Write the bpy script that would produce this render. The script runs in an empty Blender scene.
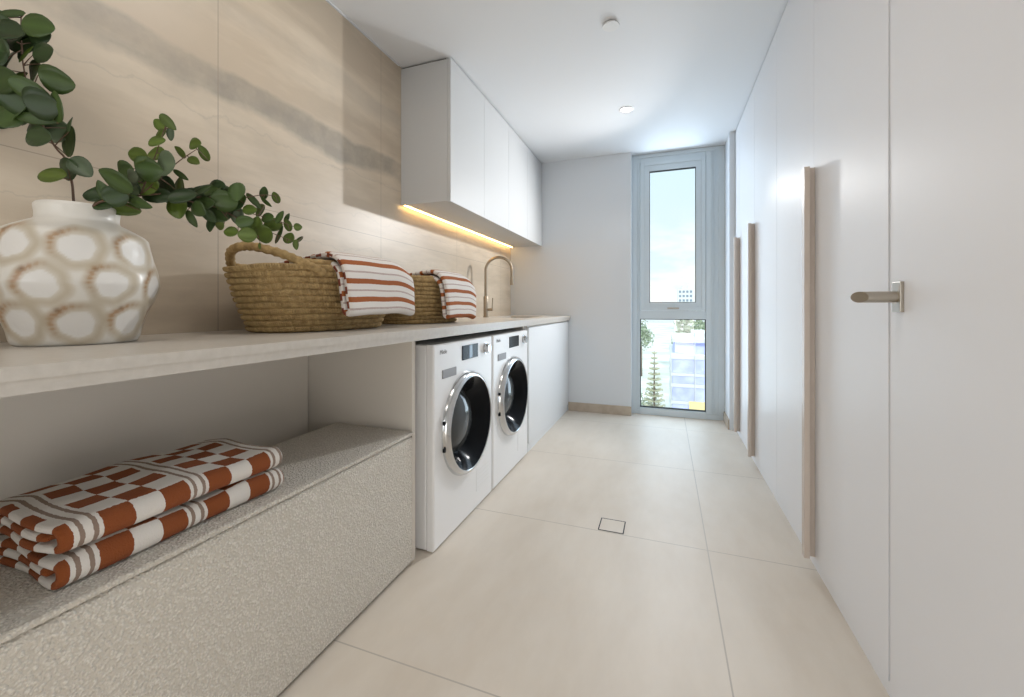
import bpy, bmesh, math, random
from mathutils import Vector, Matrix

S = bpy.context.scene
COL = S.collection
R = math.radians
rnd = random.Random(7)

# ------------------------------------------------------------------ camera
YAW = math.atan(153 / 418)
CAM_H = 0.99
F_PX, U0, V0 = 418.0, 512.0, 307.0
cam_d = bpy.data.cameras.new('camera')
cam_d.sensor_fit = 'HORIZONTAL'
cam_d.sensor_width = 36
cam_d.lens = F_PX / 1024 * 36
cam_d.shift_y = -(348.5 - V0) / 1024
cam_d.clip_start = 0.02
cam_d.clip_end = 2000
cam = bpy.data.objects.new('camera', cam_d)
cam.location = (0, 0, CAM_H)
cam.rotation_euler = (R(90), 0, YAW)
COL.objects.link(cam)
S.camera = cam

S.view_settings.view_transform = 'Standard'
S.view_settings.look = 'None'
S.view_settings.gamma = 1
S.view_settings.use_curve_mapping = False
S.view_settings.exposure = 0.22

# ------------------------------------------------------------------ world
W = bpy.data.worlds.new('sky')
S.world = W
W.use_nodes = True
nt = W.node_tree
nt.nodes.clear()
def wn(t, **k):
    n = nt.nodes.new(t)
    for a, b in k.items(): setattr(n, a, b)
    return n
tc = wn('ShaderNodeTexCoord')
sep = wn('ShaderNodeSeparateXYZ'); nt.links.new(tc.outputs['Generated'], sep.inputs[0])
ramp = wn('ShaderNodeValToRGB')
nt.links.new(sep.outputs['Z'], ramp.inputs[0])
el = ramp.color_ramp.elements
el[0].position = 0.0; el[0].color = (0.80, 0.90, 0.98, 1)
el[1].position = 0.33; el[1].color = (0.70, 0.88, 1.0, 1)
e = ramp.color_ramp.elements.new(0.10); e.color = (0.80, 0.92, 1.0, 1)
mp = wn('ShaderNodeMapping'); mp.inputs['Scale'].default_value = (5, 5, 13)
nt.links.new(tc.outputs['Generated'], mp.inputs[0])
nz = wn('ShaderNodeTexNoise'); nz.inputs['Scale'].default_value = 1.0; nz.inputs['Detail'].default_value = 7
nz.inputs['Roughness'].default_value = 0.6
nt.links.new(mp.outputs[0], nz.inputs['Vector'])
cr = wn('ShaderNodeMapRange'); cr.inputs['From Min'].default_value = 0.43; cr.inputs['From Max'].default_value = 0.58
nt.links.new(nz.outputs['Fac'], cr.inputs['Value'])
lowm = wn('ShaderNodeMapRange'); lowm.inputs['From Min'].default_value = 0.22; lowm.inputs['From Max'].default_value = 0.13
nt.links.new(sep.outputs['Z'], lowm.inputs['Value'])
mul = wn('ShaderNodeMath', operation='MULTIPLY')
nt.links.new(cr.outputs[0], mul.inputs[0]); nt.links.new(lowm.outputs[0], mul.inputs[1])
mix = wn('ShaderNodeMix', data_type='RGBA')
nt.links.new(mul.outputs[0], mix.inputs['Factor']); nt.links.new(ramp.outputs[0], mix.inputs[6])
mix.inputs[7].default_value = (1.0, 1.0, 1.0, 1)
# upper sky, out of view, brightened to throw more light through the window
hi = wn('ShaderNodeMapRange'); hi.inputs['From Min'].default_value = 0.40; hi.inputs['From Max'].default_value = 0.75
hi.inputs['To Min'].default_value = 1.0; hi.inputs['To Max'].default_value = 2.2
nt.links.new(sep.outputs['Z'], hi.inputs['Value'])
bg = wn('ShaderNodeBackground'); wo = wn('ShaderNodeOutputWorld')
nt.links.new(mix.outputs[2], bg.inputs[0]); nt.links.new(hi.outputs[0], bg.inputs[1]); nt.links.new(bg.outputs[0], wo.inputs[0])

# ------------------------------------------------------------------ lights
def light(kind, name, loc, energy, color=(1, 1, 1), rot=(0, 0, 0), **k):
    d = bpy.data.lights.new(name, kind)
    d.energy = energy; d.color = color
    for a, b in k.items(): setattr(d, a, b)
    o = bpy.data.objects.new(name, d)
    o.location = loc; o.rotation_euler = rot
    COL.objects.link(o)
    return o
def aim(o, target):
    o.rotation_euler = (Vector(target) - o.location).to_track_quat('-Z', 'Y').to_euler()

sun = light('SUN', 'sun', (0, -20, 60), 1.9, (1, 0.96, 0.9), angle=R(0.5))
sun.rotation_euler = Vector((-0.25, 0.75, -0.75)).to_track_quat('-Z', 'Y').to_euler()
# small spot added by the window, taken for a flash from its sharp shadows
key = light('SPOT', 'window_spot', (0.12, 3.88, 1.95), 92, (1.0, 0.985, 0.965), spot_size=R(118), spot_blend=1.0, shadow_soft_size=0.03)
aim(key, (-1.02, 2.55, 1.38))
soft = light('AREA', 'window_fill', (0.06, 4.02, 1.25), 11, (0.66, 0.83, 1.0), shape='RECTANGLE', size=0.52, size_y=2.2)  # area lamp added just inside the glass to boost the daylight
aim(soft, (0.06, 0, 1.2))
# soft fill panels added behind the camera; the walls there are closed
rear_fill = light('AREA', 'rear_fill_panel', (-0.95, -1.62, 0.70), 11, (0.95, 0.98, 1.0), shape='RECTANGLE', size=0.8, size_y=1.2)
aim(rear_fill, (0.2, 1.4, 0.4))
side = light('AREA', 'side_fill_panel', (0.48, -0.75, 0.42), 13, (1.0, 0.96, 0.91), shape='RECTANGLE', size=1.0, size_y=0.75)
aim(side, (-1.0, 0.3, 0.35))
# soft ceiling fills added out of view, one of them behind the camera
for i, y in enumerate((1.1, -0.6)):
    l = light('AREA', 'ceiling_fill', (-0.72, y, 2.38), 4.5, (1.0, 0.92, 0.84), shape='DISK', size=0.45)

# ------------------------------------------------------------------ node helper
class NB:
    def __init__(s, m):
        s.m = m; s.nt = m.node_tree
        s.bsdf = s.nt.nodes['Principled BSDF']
    def n(s, t, **k):
        q = s.nt.nodes.new(t)
        for a, b in k.items(): setattr(q, a, b)
        return q
    def L(s, a, b): s.nt.links.new(a, b)
    def math(s, op, a, b=None, c=None):
        q = s.n('ShaderNodeMath', operation=op)
        for i, x in enumerate((a, b, c)):
            if x is None: continue
            if hasattr(x, 'links'): s.L(x, q.inputs[i])
            else: q.inputs[i].default_value = x
        return q.outputs[0]
    def rng(s, v, a, b, c=0.0, d=1.0):
        q = s.n('ShaderNodeMapRange')
        s.L(v, q.inputs['Value'])
        for nm, x in (('From Min', a), ('From Max', b), ('To Min', c), ('To Max', d)): q.inputs[nm].default_value = x
        return q.outputs[0]
    def mix(s, f, a, b):
        q = s.n('ShaderNodeMix', data_type='RGBA')
        if hasattr(f, 'links'): s.L(f, q.inputs['Factor'])
        else: q.inputs['Factor'].default_value = f
        for i, x in ((6, a), (7, b)):
            if hasattr(x, 'links'): s.L(x, q.inputs[i])
            else: q.inputs[i].default_value = (*x, 1)
        return q.outputs[2]
    def pos(s):
        g = s.n('ShaderNodeNewGeometry'); p = s.n('ShaderNodeSeparateXYZ')
        s.L(g.outputs['Position'], p.inputs[0])
        return g.outputs['Position'], p.outputs[0], p.outputs[1], p.outputs[2]
    def uv(s):
        g = s.n('ShaderNodeUVMap'); p = s.n('ShaderNodeSeparateXYZ')
        s.L(g.outputs[0], p.inputs[0])
        return p.outputs[0], p.outputs[1]
    def noise(s, vec, scale=1, detail=4, rough=0.55, sc=None, rot=None):
        if sc or rot:
            q = s.n('ShaderNodeMapping')
            if sc: q.inputs['Scale'].default_value = sc
            if rot: q.inputs['Rotation'].default_value = rot
            s.L(vec, q.inputs[0]); vec = q.outputs[0]
        q = s.n('ShaderNodeTexNoise')
        q.inputs['Scale'].default_value = scale; q.inputs['Detail'].default_value = detail; q.inputs['Roughness'].default_value = rough
        s.L(vec, q.inputs['Vector'])
        return q.outputs['Fac']
    def line(s, v, at, half):
        return s.math('LESS_THAN', s.math('ABSOLUTE', s.math('SUBTRACT', v, at)), half)
    def bump(s, h, strength, dist):
        q = s.n('ShaderNodeBump'); q.inputs['Strength'].default_value = strength; q.inputs['Distance'].default_value = dist
        s.L(h, q.inputs['Height']); s.L(q.outputs[0], s.bsdf.inputs['Normal'])
    def color(s, c): s.L(c, s.bsdf.inputs['Base Color'])

def mat(name, color=(0.8, 0.8, 0.8), rough=0.5, metal=0.0, **k):
    m = bpy.data.materials.new(name); m.use_nodes = True
    b = m.node_tree.nodes['Principled BSDF']
    b.inputs['Base Color'].default_value = (*color, 1)
    b.inputs['Roughness'].default_value = rough
    b.inputs['Metallic'].default_value = metal
    for a, v in k.items(): b.inputs[a.replace('_', ' ')].default_value = v
    return m
M = {}
M['white_paint'] = mat('white_paint', (0.70, 0.725, 0.75), 0.7)
M['ceiling'] = mat('ceiling', (0.78, 0.795, 0.81), 0.62)
M['cab_white'] = mat('cab_white', (0.55, 0.555, 0.555), 0.5)
M['base_white'] = mat('base_white', (0.76, 0.77, 0.775), 0.45)
M['wardrobe'] = mat('wardrobe', (0.85, 0.86, 0.89), 0.45, Specular_IOR_Level=0.35)
M['panel'] = mat('panel', (0.76, 0.715, 0.645), 0.5)
M['gap_shade'] = mat('gap_shade', (0.10, 0.095, 0.085), 0.7)
M['handle'] = mat('handle', (0.62, 0.54, 0.475), 0.38, 0.1)
M['bronze'] = mat('bronze', (0.40, 0.33, 0.25), 0.30, 0.9)
M['nickel'] = mat('nickel', (0.46, 0.42, 0.36), 0.30, 0.9)
M['chrome'] = mat('chrome', (0.62, 0.63, 0.64), 0.16, 1.0)
M['machine'] = mat('machine', (0.87, 0.87, 0.87), 0.28)
M['black_gloss'] = mat('black_gloss', (0.008, 0.009, 0.011), 0.14, Specular_IOR_Level=0.09)
M['drum_window'] = mat('drum_window', (0.055, 0.06, 0.062), 0.06)
M['drum_steel'] = mat('drum_steel', (0.30, 0.32, 0.32), 0.3, 0.8)
M['grey_plastic'] = mat('grey_plastic', (0.30, 0.30, 0.31), 0.45)
M['dark'] = mat('dark', (0.03, 0.03, 0.03), 0.7)
M['alu'] = mat('alu', (0.62, 0.69, 0.73), 0.42, 0.12)
M['gasket'] = mat('gasket', (0.03, 0.035, 0.04), 0.6)
M['plastic_white'] = mat('plastic_white', (0.82, 0.82, 0.81), 0.4)
M['stem'] = mat('stem', (0.11, 0.06, 0.035), 0.6)
M['twig'] = mat('twig', (0.10, 0.13, 0.05), 0.6)

def emis(name, color, strength):
    m = mat(name, color, 0.5)
    b = m.node_tree.nodes['Principled BSDF']
    b.inputs['Emission Color'].default_value = (*color, 1); b.inputs['Emission Strength'].default_value = strength
    return m
M['led'] = emis('led', (1.0, 0.62, 0.24), 17)
M['lamp'] = emis('lamp', (1.0, 0.97, 0.92), 12)

# thin clear glass
g = bpy.data.materials.new('glass'); g.use_nodes = True
t = g.node_tree; t.nodes.clear()
o_ = t.nodes.new('ShaderNodeOutputMaterial'); mx = t.nodes.new('ShaderNodeMixShader'); tr = t.nodes.new('ShaderNodeBsdfTransparent')
gl = t.nodes.new('ShaderNodeBsdfGlossy'); fr = t.nodes.new('ShaderNodeFresnel'); fr.inputs[0].default_value = 1.45
gl.inputs['Roughness'].default_value = 0.0; tr.inputs[0].default_value = (0.97, 0.99, 0.98, 1)
t.links.new(fr.outputs[0], mx.inputs[0]); t.links.new(tr.outputs[0], mx.inputs[1]); t.links.new(gl.outputs[0], mx.inputs[2]); t.links.new(mx.outputs[0], o_.inputs[0])
M['glass'] = g

# floor tiles
m = mat('floor_tile', rough=0.47); b = NB(m); P, x, y, z = b.pos()
n1 = b.noise(P, 1.0, 6, 0.6, sc=(2.6, 0.9, 1), rot=(0, 0, R(-28)))
n2 = b.noise(P, 9, 4)
c = b.mix(b.rng(n1, 0.35, 0.68), (0.62, 0.545, 0.455), (0.745, 0.68, 0.595))
c = b.mix(b.math('MULTIPLY', b.rng(n2, 0.4, 0.7), 0.25), c, (0.68, 0.63, 0.565))
gx = b.line(b.math('PINGPONG', b.math('SUBTRACT', x, 0.163), 0.885), 0.0, 0.0022)
gy = b.line(b.math('PINGPONG', b.math('SUBTRACT', y, 0.985), 0.4425), 0.0, 0.0022)
gr = b.math('MAXIMUM', gx, gy)
b.color(b.mix(gr, c, (0.47, 0.42, 0.36)))
M['floor'] = m

# stone wall tiles with grey veins
m = mat('wall_tile', rough=0.38); b = NB(m); P, x, y, z = b.pos()
w1 = b.noise(P, 1.0, 6, 0.6, sc=(1, 1.8, 2.2))
w2 = b.noise(P, 1.0, 5, 0.62, sc=(1, 0.9, 5.0), rot=(R(-9), 0, 0))
c = b.mix(b.rng(w2, 0.40, 0.60), (0.51, 0.425, 0.325), (0.63, 0.54, 0.425))
c = b.mix(b.math('MULTIPLY', b.rng(b.noise(P, 1.0, 6, 0.62, sc=(1, 2.2, 4.5), rot=(R(-14), 0, 0)), 0.50, 0.72), 0.55), c, (0.44, 0.38, 0.30))
zz = b.math('ADD', z, b.math('MULTIPLY', b.math('SUBTRACT', w1, 0.5), 0.16))
band = b.math('MULTIPLY', b.rng(zz, 1.695, 1.73), b.rng(zz, 1.835, 1.815))
cl = b.rng(b.noise(P, 3.2, 6, 0.65), 0.36, 0.62, 0.25, 1.0)
c = b.mix(b.math('MULTIPLY', b.math('MULTIPLY', band, cl), 0.80), c, (0.28, 0.255, 0.215))
band2 = b.math('MULTIPLY', b.rng(zz, 2.00, 2.06), b.rng(zz, 2.13, 2.10))
c = b.mix(b.math('MULTIPLY', b.math('MULTIPLY', band2, cl), 0.35), c, (0.36, 0.32, 0.27))
w3 = b.noise(P, 1.0, 7, 0.6, sc=(1, 3.2, 3.2))
zv = b.math('ADD', z, b.math('MULTIPLY', b.math('SUBTRACT', w3, 0.5), 0.22))
for zc, hw in ((1.655, 0.005), (1.45, 0.004), (1.27, 0.004)):
    c = b.mix(b.math('MULTIPLY', b.rng(b.math('ABSOLUTE', b.math('SUBTRACT', zv, zc)), hw, 0.0), 0.30), c, (0.36, 0.32, 0.27))
gy = b.line(b.math('PINGPONG', b.math('SUBTRACT', y, 1.014), 0.444), 0.0, 0.0016)
gz = b.line(b.math('PINGPONG', b.math('SUBTRACT', z, 1.37), 0.8875), 0.0, 0.0014)
b.color(b.mix(b.math('MULTIPLY', b.math('MAXIMUM', gy, gz), 0.75), c, (0.30, 0.25, 0.20)))
M['wall_tile'] = m
m = mat('skirting_tile', (0.50, 0.42, 0.33), 0.4); b = NB(m); P, x, y, z = b.pos()
b.color(b.mix(b.rng(b.noise(P, 14, 4), 0.35, 0.7), (0.44, 0.36, 0.28), (0.52, 0.44, 0.35)))
M['skirting'] = m

# engineered stone worktop
m = mat('worktop', rough=0.30); b = NB(m); P, x, y, z = b.pos()
b.color(b.mix(b.rng(b.noise(P, 60, 3), 0.35, 0.65), (0.55, 0.51, 0.455), (0.59, 0.55, 0.495)))
M['worktop'] = m

# boucle
m = mat('boucle', rough=0.95, Sheen_Weight=0.2); b = NB(m); P, x, y, z = b.pos()
v = b.n('ShaderNodeTexVoronoi', feature='SMOOTH_F1'); v.inputs['Scale'].default_value = 175; v.inputs['Smoothness'].default_value = 0.35
b.L(P, v.inputs['Vector'])
h = b.math('ADD', b.rng(v.outputs['Distance'], 0.0, 0.7, 1, 0), b.math('MULTIPLY', b.noise(P, 120, 4, 0.7), 1.0))
b.bump(h, 0.85, 0.005)
b.color(b.mix(b.rng(h, 0.7, 1.5), (0.60, 0.55, 0.475), (0.88, 0.835, 0.75)))  # colour follows the bump height, shade painted into the gaps between loops
M['boucle'] = m

def terry(b, P=None):
    P, x, y, z = b.pos()
    b.bump(b.noise(P, 420, 2), 0.55, 0.003)
# checked towel: uv = (distance round the fold, along the towel), metres
m = mat('checked_terry', rough=0.95); b = NB(m); s_, v_ = b.uv()
nse = b.noise(b.pos()[0], 130, 2)
v_ = b.math('ADD', v_, b.math('MULTIPLY', b.math('SUBTRACT', nse, 0.5), 0.004))
s_ = b.math('ADD', s_, b.math('MULTIPLY', b.math('SUBTRACT', nse, 0.5), 0.004))
pp = b.math('FLOORED_MODULO', b.math('SUBTRACT', v_, 0.453), 0.190)
chk = b.math('LESS_THAN', pp, 0.15)
par = b.math('FLOORED_MODULO', b.math('ADD', b.math('FLOOR', b.math('DIVIDE', pp, 0.05)), b.math('FLOOR', b.math('DIVIDE', s_, 0.047))), 2.0)
chk = b.math('MULTIPLY', chk, b.math('GREATER_THAN', par, 0.5))
ln = b.math('MAXIMUM', b.line(pp, 0.1605, 0.0036), b.line(pp, 0.1795, 0.0036))
c = b.mix(chk, (0.70, 0.66, 0.61), (0.235, 0.060, 0.012))
c = b.mix(ln, c, (0.27, 0.195, 0.15))
b.color(c); terry(b); M['checked'] = m
# striped towel
m = mat('striped_terry', rough=0.95); b = NB(m); s_, v_ = b.uv()
pp = b.math('FLOORED_MODULO', b.math('ADD', s_, 0.014), 0.062)
nse = b.noise(b.pos()[0], 130, 2)
pp = b.math('ADD', pp, b.math('MULTIPLY', b.math('SUBTRACT', nse, 0.5), 0.002))
c = b.mix(b.line(pp, 0.031, 0.0088), (0.72, 0.68, 0.64), (0.33, 0.095, 0.024))
c = b.mix(b.math('MULTIPLY', b.math('MAXIMUM', b.line(pp, 0.0015, 0.0012), b.line(pp, 0.0605, 0.0012)), 0.7), c, (0.30, 0.16, 0.13))
b.color(c); terry(b); M['striped'] = m
# towel ends: little woven checks
m = mat('checked_end', rough=0.95); b = NB(m); s_, v_ = b.uv()
par = b.math('FLOORED_MODULO', b.math('ADD', b.math('FLOOR', b.math('DIVIDE', s_, 0.024)), b.math('FLOOR', b.math('DIVIDE', v_, 0.02))), 2.0)
b.color(b.mix(par, (0.66, 0.60, 0.55), (0.17, 0.040, 0.018))); terry(b); M['checked_end'] = m

# seagrass
m = mat('seagrass', rough=0.8); b = NB(m); s_, v_ = b.uv()
P, x, y, z = b.pos()
n1 = b.noise(P, 55, 4); n2 = b.noise(P, 9, 2)
at_ = b.n('ShaderNodeAttribute', attribute_name='stitch')
c = b.mix(b.rng(n1, 0.3, 0.7), (0.24, 0.15, 0.058), (0.52, 0.36, 0.16))
c = b.mix(b.math('MULTIPLY', b.rng(n2, 0.45, 0.7), 0.45), c, (0.40, 0.29, 0.13))
c = b.mix(b.math('MULTIPLY', at_.outputs['Fac'], 0.40), c, (0.60, 0.44, 0.215))
b.color(c); b.bump(b.noise(P, 260, 3), 0.5, 0.003); M['seagrass'] = m

# vase: glaze colours carried on the mesh
m = mat('vase_glaze', rough=0.30); b = NB(m)
at_ = b.n('ShaderNodeAttribute', attribute_name='glaze')
P, x, y, z = b.pos()
b.color(at_.outputs['Color'])
b.bump(b.noise(P, 30, 3), 0.12, 0.01); M['vase'] = m

# leaves
m = mat('leaf', rough=0.42); b = NB(m)
at_ = b.n('ShaderNodeAttribute', attribute_name='tint')
b.color(at_.outputs['Color'])
b.bsdf.inputs['Specular IOR Level'].default_value = 0.4
M['leaf'] = m

# outside
M['net_blue'] = mat('net_blue', (0.36, 0.40, 0.80), 0.8)
m = M['net_blue']; b = NB(m); P, x, y, z = b.pos()
b.color(b.mix(b.rng(b.noise(P, 0.9, 4), 0.35, 0.65), (0.44, 0.47, 0.86), (0.58, 0.61, 0.90)))
M['concrete'] = mat('concrete', (0.66, 0.66, 0.66), 0.8)
M['tower'] = mat('tower', (0.55, 0.57, 0.60), 0.8)
M['tower_glass'] = mat('tower_glass', (0.20, 0.25, 0.32), 0.3)
M['yellow'] = mat('yellow', (0.85, 0.68, 0.33), 0.7)
m = mat('ground', rough=0.9); b = NB(m); P, x, y, z = b.pos()
b.color(b.mix(b.rng(b.noise(P, 0.12, 5), 0.4, 0.6), (0.48, 0.49, 0.43), (0.66, 0.64, 0.61))); M['ground'] = m
m = mat('tree_leaf', rough=0.7); b = NB(m); P, x, y, z = b.pos()
b.color(b.mix(b.rng(b.noise(P, 1.5, 3), 0.35, 0.65), (0.20, 0.26, 0.16), (0.40, 0.45, 0.32))); M['tree'] = m
m = mat('pine', rough=0.7); b = NB(m); P, x, y, z = b.pos()
b.color(b.mix(b.rng(b.noise(P, 2.5, 3), 0.35, 0.65), (0.38, 0.38, 0.24), (0.54, 0.52, 0.38))); M['pine'] = m
M['bark'] = mat('bark', (0.22, 0.17, 0.13), 0.9)

# ------------------------------------------------------------------ mesh helpers
def box(bm, x0, x1, y0, y1, z0, z1, bev=0.0, seg=2):
    vs = [bm.verts.new((x, y, z)) for x in (x0, x1) for y in (y0, y1) for z in (z0, z1)]
    q = ((0, 1, 3, 2), (4, 6, 7, 5), (0, 4, 5, 1), (2, 3, 7, 6), (0, 2, 6, 4), (1, 5, 7, 3))
    fs = [bm.faces.new([vs[i] for i in f]) for f in q]
    if bev > 0:
        es = list({e for f in fs for e in f.edges})
        bmesh.ops.bevel(bm, geom=es, offset=bev, segments=seg, profile=0.5, affect='EDGES', clamp_overlap=True)
def prism(bm, poly, axis, a0, a1):
    """closed polygon (2-D) pushed along axis 'x','y','z'"""
    def pt(p, a):
        return {'x': (a, p[0], p[1]), 'y': (p[0], a, p[1]), 'z': (p[0], p[1], a)}[axis]
    A = [bm.verts.new(pt(p, a0)) for p in poly]; B = [bm.verts.new(pt(p, a1)) for p in poly]
    n = len(poly)
    for i in range(n): bm.faces.new((A[i], A[(i + 1) % n], B[(i + 1) % n], B[i]))
    bm.faces.new(A[::-1]); bm.faces.new(B)
def lathe(bm, prof, c, seg=64, axis='z', cap=True):
    rings = []
    for r, h in prof:
        ring = []
        for i in range(seg):
            a = 2 * math.pi * i / seg
            if axis == 'z': p = (c[0] + r * math.cos(a), c[1] + r * math.sin(a), c[2] + h)
            elif axis == 'x': p = (c[0] + h, c[1] + r * math.cos(a), c[2] + r * math.sin(a))
            else: p = (c[0] + r * math.cos(a), c[1] + h, c[2] + r * math.sin(a))
            ring.append(bm.verts.new(p))
        rings.append(ring)
    for A, B in zip(rings, rings[1:]):
        for i in range(seg): bm.faces.new((A[i], A[(i + 1) % seg], B[(i + 1) % seg], B[i]))
    if cap:
        bm.faces.new(rings[0][::-1]); bm.faces.new(rings[-1])
    return rings
def tube(bm, pts, rad, seg=12, cap=True):
    pts = [Vector(p) for p in pts]
    n = len(pts)
    rs = rad if isinstance(rad, (list, tuple)) else [rad] * n
    T = [(pts[min(i + 1, n - 1)] - pts[max(i - 1, 0)]).normalized() for i in range(n)]
    up = Vector((0, 0, 1)) if abs(T[0].z) < 0.9 else Vector((1, 0, 0))
    nrm = T[0].cross(up).normalized()
    rings = []
    for i in range(n):
        nrm = (nrm - T[i] * nrm.dot(T[i])).normalized()
        bi = T[i].cross(nrm)
        rings.append([bm.verts.new(pts[i] + (nrm * math.cos(2 * math.pi * k / seg) + bi * math.sin(2 * math.pi * k / seg)) * rs[i]) for k in range(seg)])
    for A, B in zip(rings, rings[1:]):
        for k in range(seg): bm.faces.new((A[k], A[(k + 1) % seg], B[(k + 1) % seg], B[k]))
    if cap: bm.faces.new(rings[0][::-1]); bm.faces.new(rings[-1])
def smooth_path(pts, n):
    """Catmull-Rom through pts"""
    P = [Vector(p) for p in pts]; P = [2 * P[0] - P[1]] + P + [2 * P[-1] - P[-2]]
    out = []
    for i in range(1, len(P) - 2):
        for k in range(n):
            t = k / n
            out.append(0.5 * ((2 * P[i]) + (P[i + 1] - P[i - 1]) * t + (2 * P[i - 1] - 5 * P[i] + 4 * P[i + 1] - P[i + 2]) * t * t + (3 * P[i] - P[i - 1] - 3 * P[i + 1] + P[i + 2]) * t ** 3))
    out.append(P[-2])
    return out

def wloc(o):
    v = Vector((0, 0, 0))
    while o: v += o.location; o = o.parent
    return v
def obj(name, bm, m, parent=None, smooth=False, loc=None):
    """link bm (world coordinates) as one mesh object, origin at loc or at its parent's origin"""
    me = bpy.data.meshes.new(name)
    off = wloc(parent) if parent else Vector(loc or (0, 0, 0))
    bmesh.ops.recalc_face_normals(bm, faces=bm.faces)
    bmesh.ops.translate(bm, vec=-off, verts=bm.verts)
    bm.to_mesh(me); bm.free()
    for k in (m if isinstance(m, (list, tuple)) else [m]): me.materials.append(M[k])
    if smooth == 'auto':
        for p in me.polygons: p.use_smooth = True
        me.set_sharp_from_angle(angle=R(38))
    elif smooth:
        for p in me.polygons: p.use_smooth = True
    o = bpy.data.objects.new(name, me)
    COL.objects.link(o)
    if parent: o.parent = parent
    elif loc: o.location = loc
    return o
def tag(o, label, cat, group=None, kind=None):
    o['label'] = label; o['category'] = cat
    if group: o['group'] = group
    if kind: o['kind'] = kind
    return o
def thing(name, label, cat, loc=(0, 0, 0), group=None):
    o = bpy.data.objects.new(name, None); o.empty_display_size = 0.05
    o.location = loc; COL.objects.link(o)
    return tag(o, label, cat, group)
def struct(name, bm, m, smooth=False, label=None, cat=None):
    o = obj(name, bm, m, smooth=smooth); o['kind'] = 'structure'
    if label: o['label'] = label
    if cat: o['category'] = cat
    return o
def B(*a, **k):
    bm = bmesh.new(); box(bm, *a, **k); return bm
def sub_label(o, t): o['label'] = t; return o

# ------------------------------------------------------------------ room shell
XL, XR, YB, H = -1.46, 0.53, 3.95, 2.40
Y0 = -1.7
struct('floor', B(XL - 0.2, 1.25, Y0 - 0.2, 4.20, -0.12, 0.0), 'floor', label='large beige stone-look floor tiles with thin grout lines', cat='floor')
struct('ceiling', B(XL - 0.2, 1.25, Y0 - 0.2, 4.20, H, H + 0.15), 'ceiling', label='smooth white ceiling', cat='ceiling')
struct('wall_left', B(XL - 0.2, XL, Y0 - 0.2, 4.20, 0, H), 'wall_tile', label='beige stone-tiled wall with grey veins above the worktop', cat='wall')
struct('wall_back', B(XL, -0.29, YB, 4.20, 0, H), 'white_paint', label='plain white end wall left of the window', cat='wall')
struct('wall_front', B(XL, 1.25, Y0 - 0.2, Y0, 0, H), 'white_paint', label='white wall behind the camera', cat='wall')
bm = bmesh.new()
box(bm, 0.53, 0.65, Y0, 0.43, 0, H); box(bm, 0.53, 0.65, 0.43, 1.283, 2.30, H); box(bm, 1.15, 1.25, Y0, 4.20, 0, H)
struct('wall_right', bm, 'white_paint', label='white wall around the near door', cat='wall')
struct('wall_pier', B(0.488, 0.70, 3.765, 4.20, 0, H), 'white_paint', label='narrow white wall return between window and wardrobe', cat='wall')
struct('baseboard_back', B(-0.868, -0.288, YB - 0.012, YB, 0, 0.083, bev=0.002), 'skirting', label='tan tile skirting along the white end wall', cat='baseboard')
struct('baseboard_right', B(0.476, 0.488, 3.765, 4.04, 0, 0.083, bev=0.002), 'skirting', label='short tan tile skirting on the wall return right of the window', cat='baseboard')
bm = bmesh.new(); box(bm, XL, XL + 0.008, Y0, 2.06, H - 0.006, H)
struct('trim_1', bm, 'white_paint', label='thin white bead where tiled wall meets ceiling', cat='trim')

# ------------------------------------------------------------------ window
YW = 4.05
win = bpy.data.objects.new('window_1', None); win.location = (0.06, YW, 0); COL.objects.link(win)
win['kind'] = 'structure'; win['label'] = 'tall narrow grey aluminium window with opening upper sash'; win['category'] = 'window'
def frame(bm, x0, x1, z0, z1, w, y0, y1, wb=None, wt=None):
    wb = wb or w; wt = wt or w
    box(bm, x0, x0 + w, y0, y1, z0, z1, bev=0.002); box(bm, x1 - w, x1, y0, y1, z0, z1, bev=0.002)
    box(bm, x0 + w, x1 - w, y0, y1, z0, z0 + wb, bev=0.002); box(bm, x0 + w, x1 - w, y0, y1, z1 - wt, z1, bev=0.002)
bm = bmesh.new()
frame(bm, -0.292, 0.49, 0.0, 2.398, 0.05, YW, YW + 0.11, wb=0.045, wt=0.03)
box(bm, -0.242, -0.218, YW + 0.012, YW + 0.10, 0.045, 2.37, bev=0.002)
box(bm, 0.34, 0.441, YW + 0.004, YW + 0.11, 0.045, 2.37, bev=0.002)
box(bm, 0.385, 0.39, YW - 0.004, YW + 0.01, 0.045, 2.37); box(bm, 0.405, 0.41, YW - 0.004, YW + 0.01, 0.045, 2.37)
box(bm, -0.218, 0.34, YW + 0.006, YW + 0.10, 0.88, 0.955, bev=0.002)
box(bm, -0.218, 0.34, YW + 0.012, YW + 0.10, 2.33, 2.37, bev=0.002)
box(bm, -0.218, 0.34, YW - 0.01, YW + 0.06, 0.0, 0.06, bev=0.003)
fo = obj('frame', bm, 'alu', win)
bm = bmesh.new()
frame(bm, -0.214, 0.337, 0.957, 2.328, 0.034, YW + 0.000, YW + 0.05)
frame(bm, -0.184, 0.307, 0.990, 2.295, 0.048, YW + 0.008, YW + 0.05, wb=0.04, wt=0.054)
sash = obj('sash', bm, 'alu', win)
bm = bmesh.new(); frame(bm, -0.1375, 0.2605, 1.0285, 2.2425, 0.006, YW + 0.014, YW + 0.05); obj('gasket', bm, 'gasket', sash)
bm = bmesh.new(); box(bm, -0.15, 0.27, YW + 0.034, YW + 0.038, 1.02, 2.25); obj('pane', bm, 'glass', sash)
bm = bmesh.new()
box(bm, 0.02, 0.12, YW - 0.012, YW + 0.004, 0.972, 0.986, bev=0.003); box(bm, 0.03, 0.115, YW - 0.028, YW - 0.012, 0.976, 0.984, bev=0.003)
sub_label(obj('sash_handle', bm, 'nickel', sash), 'slim bronze sash handle')
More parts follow.
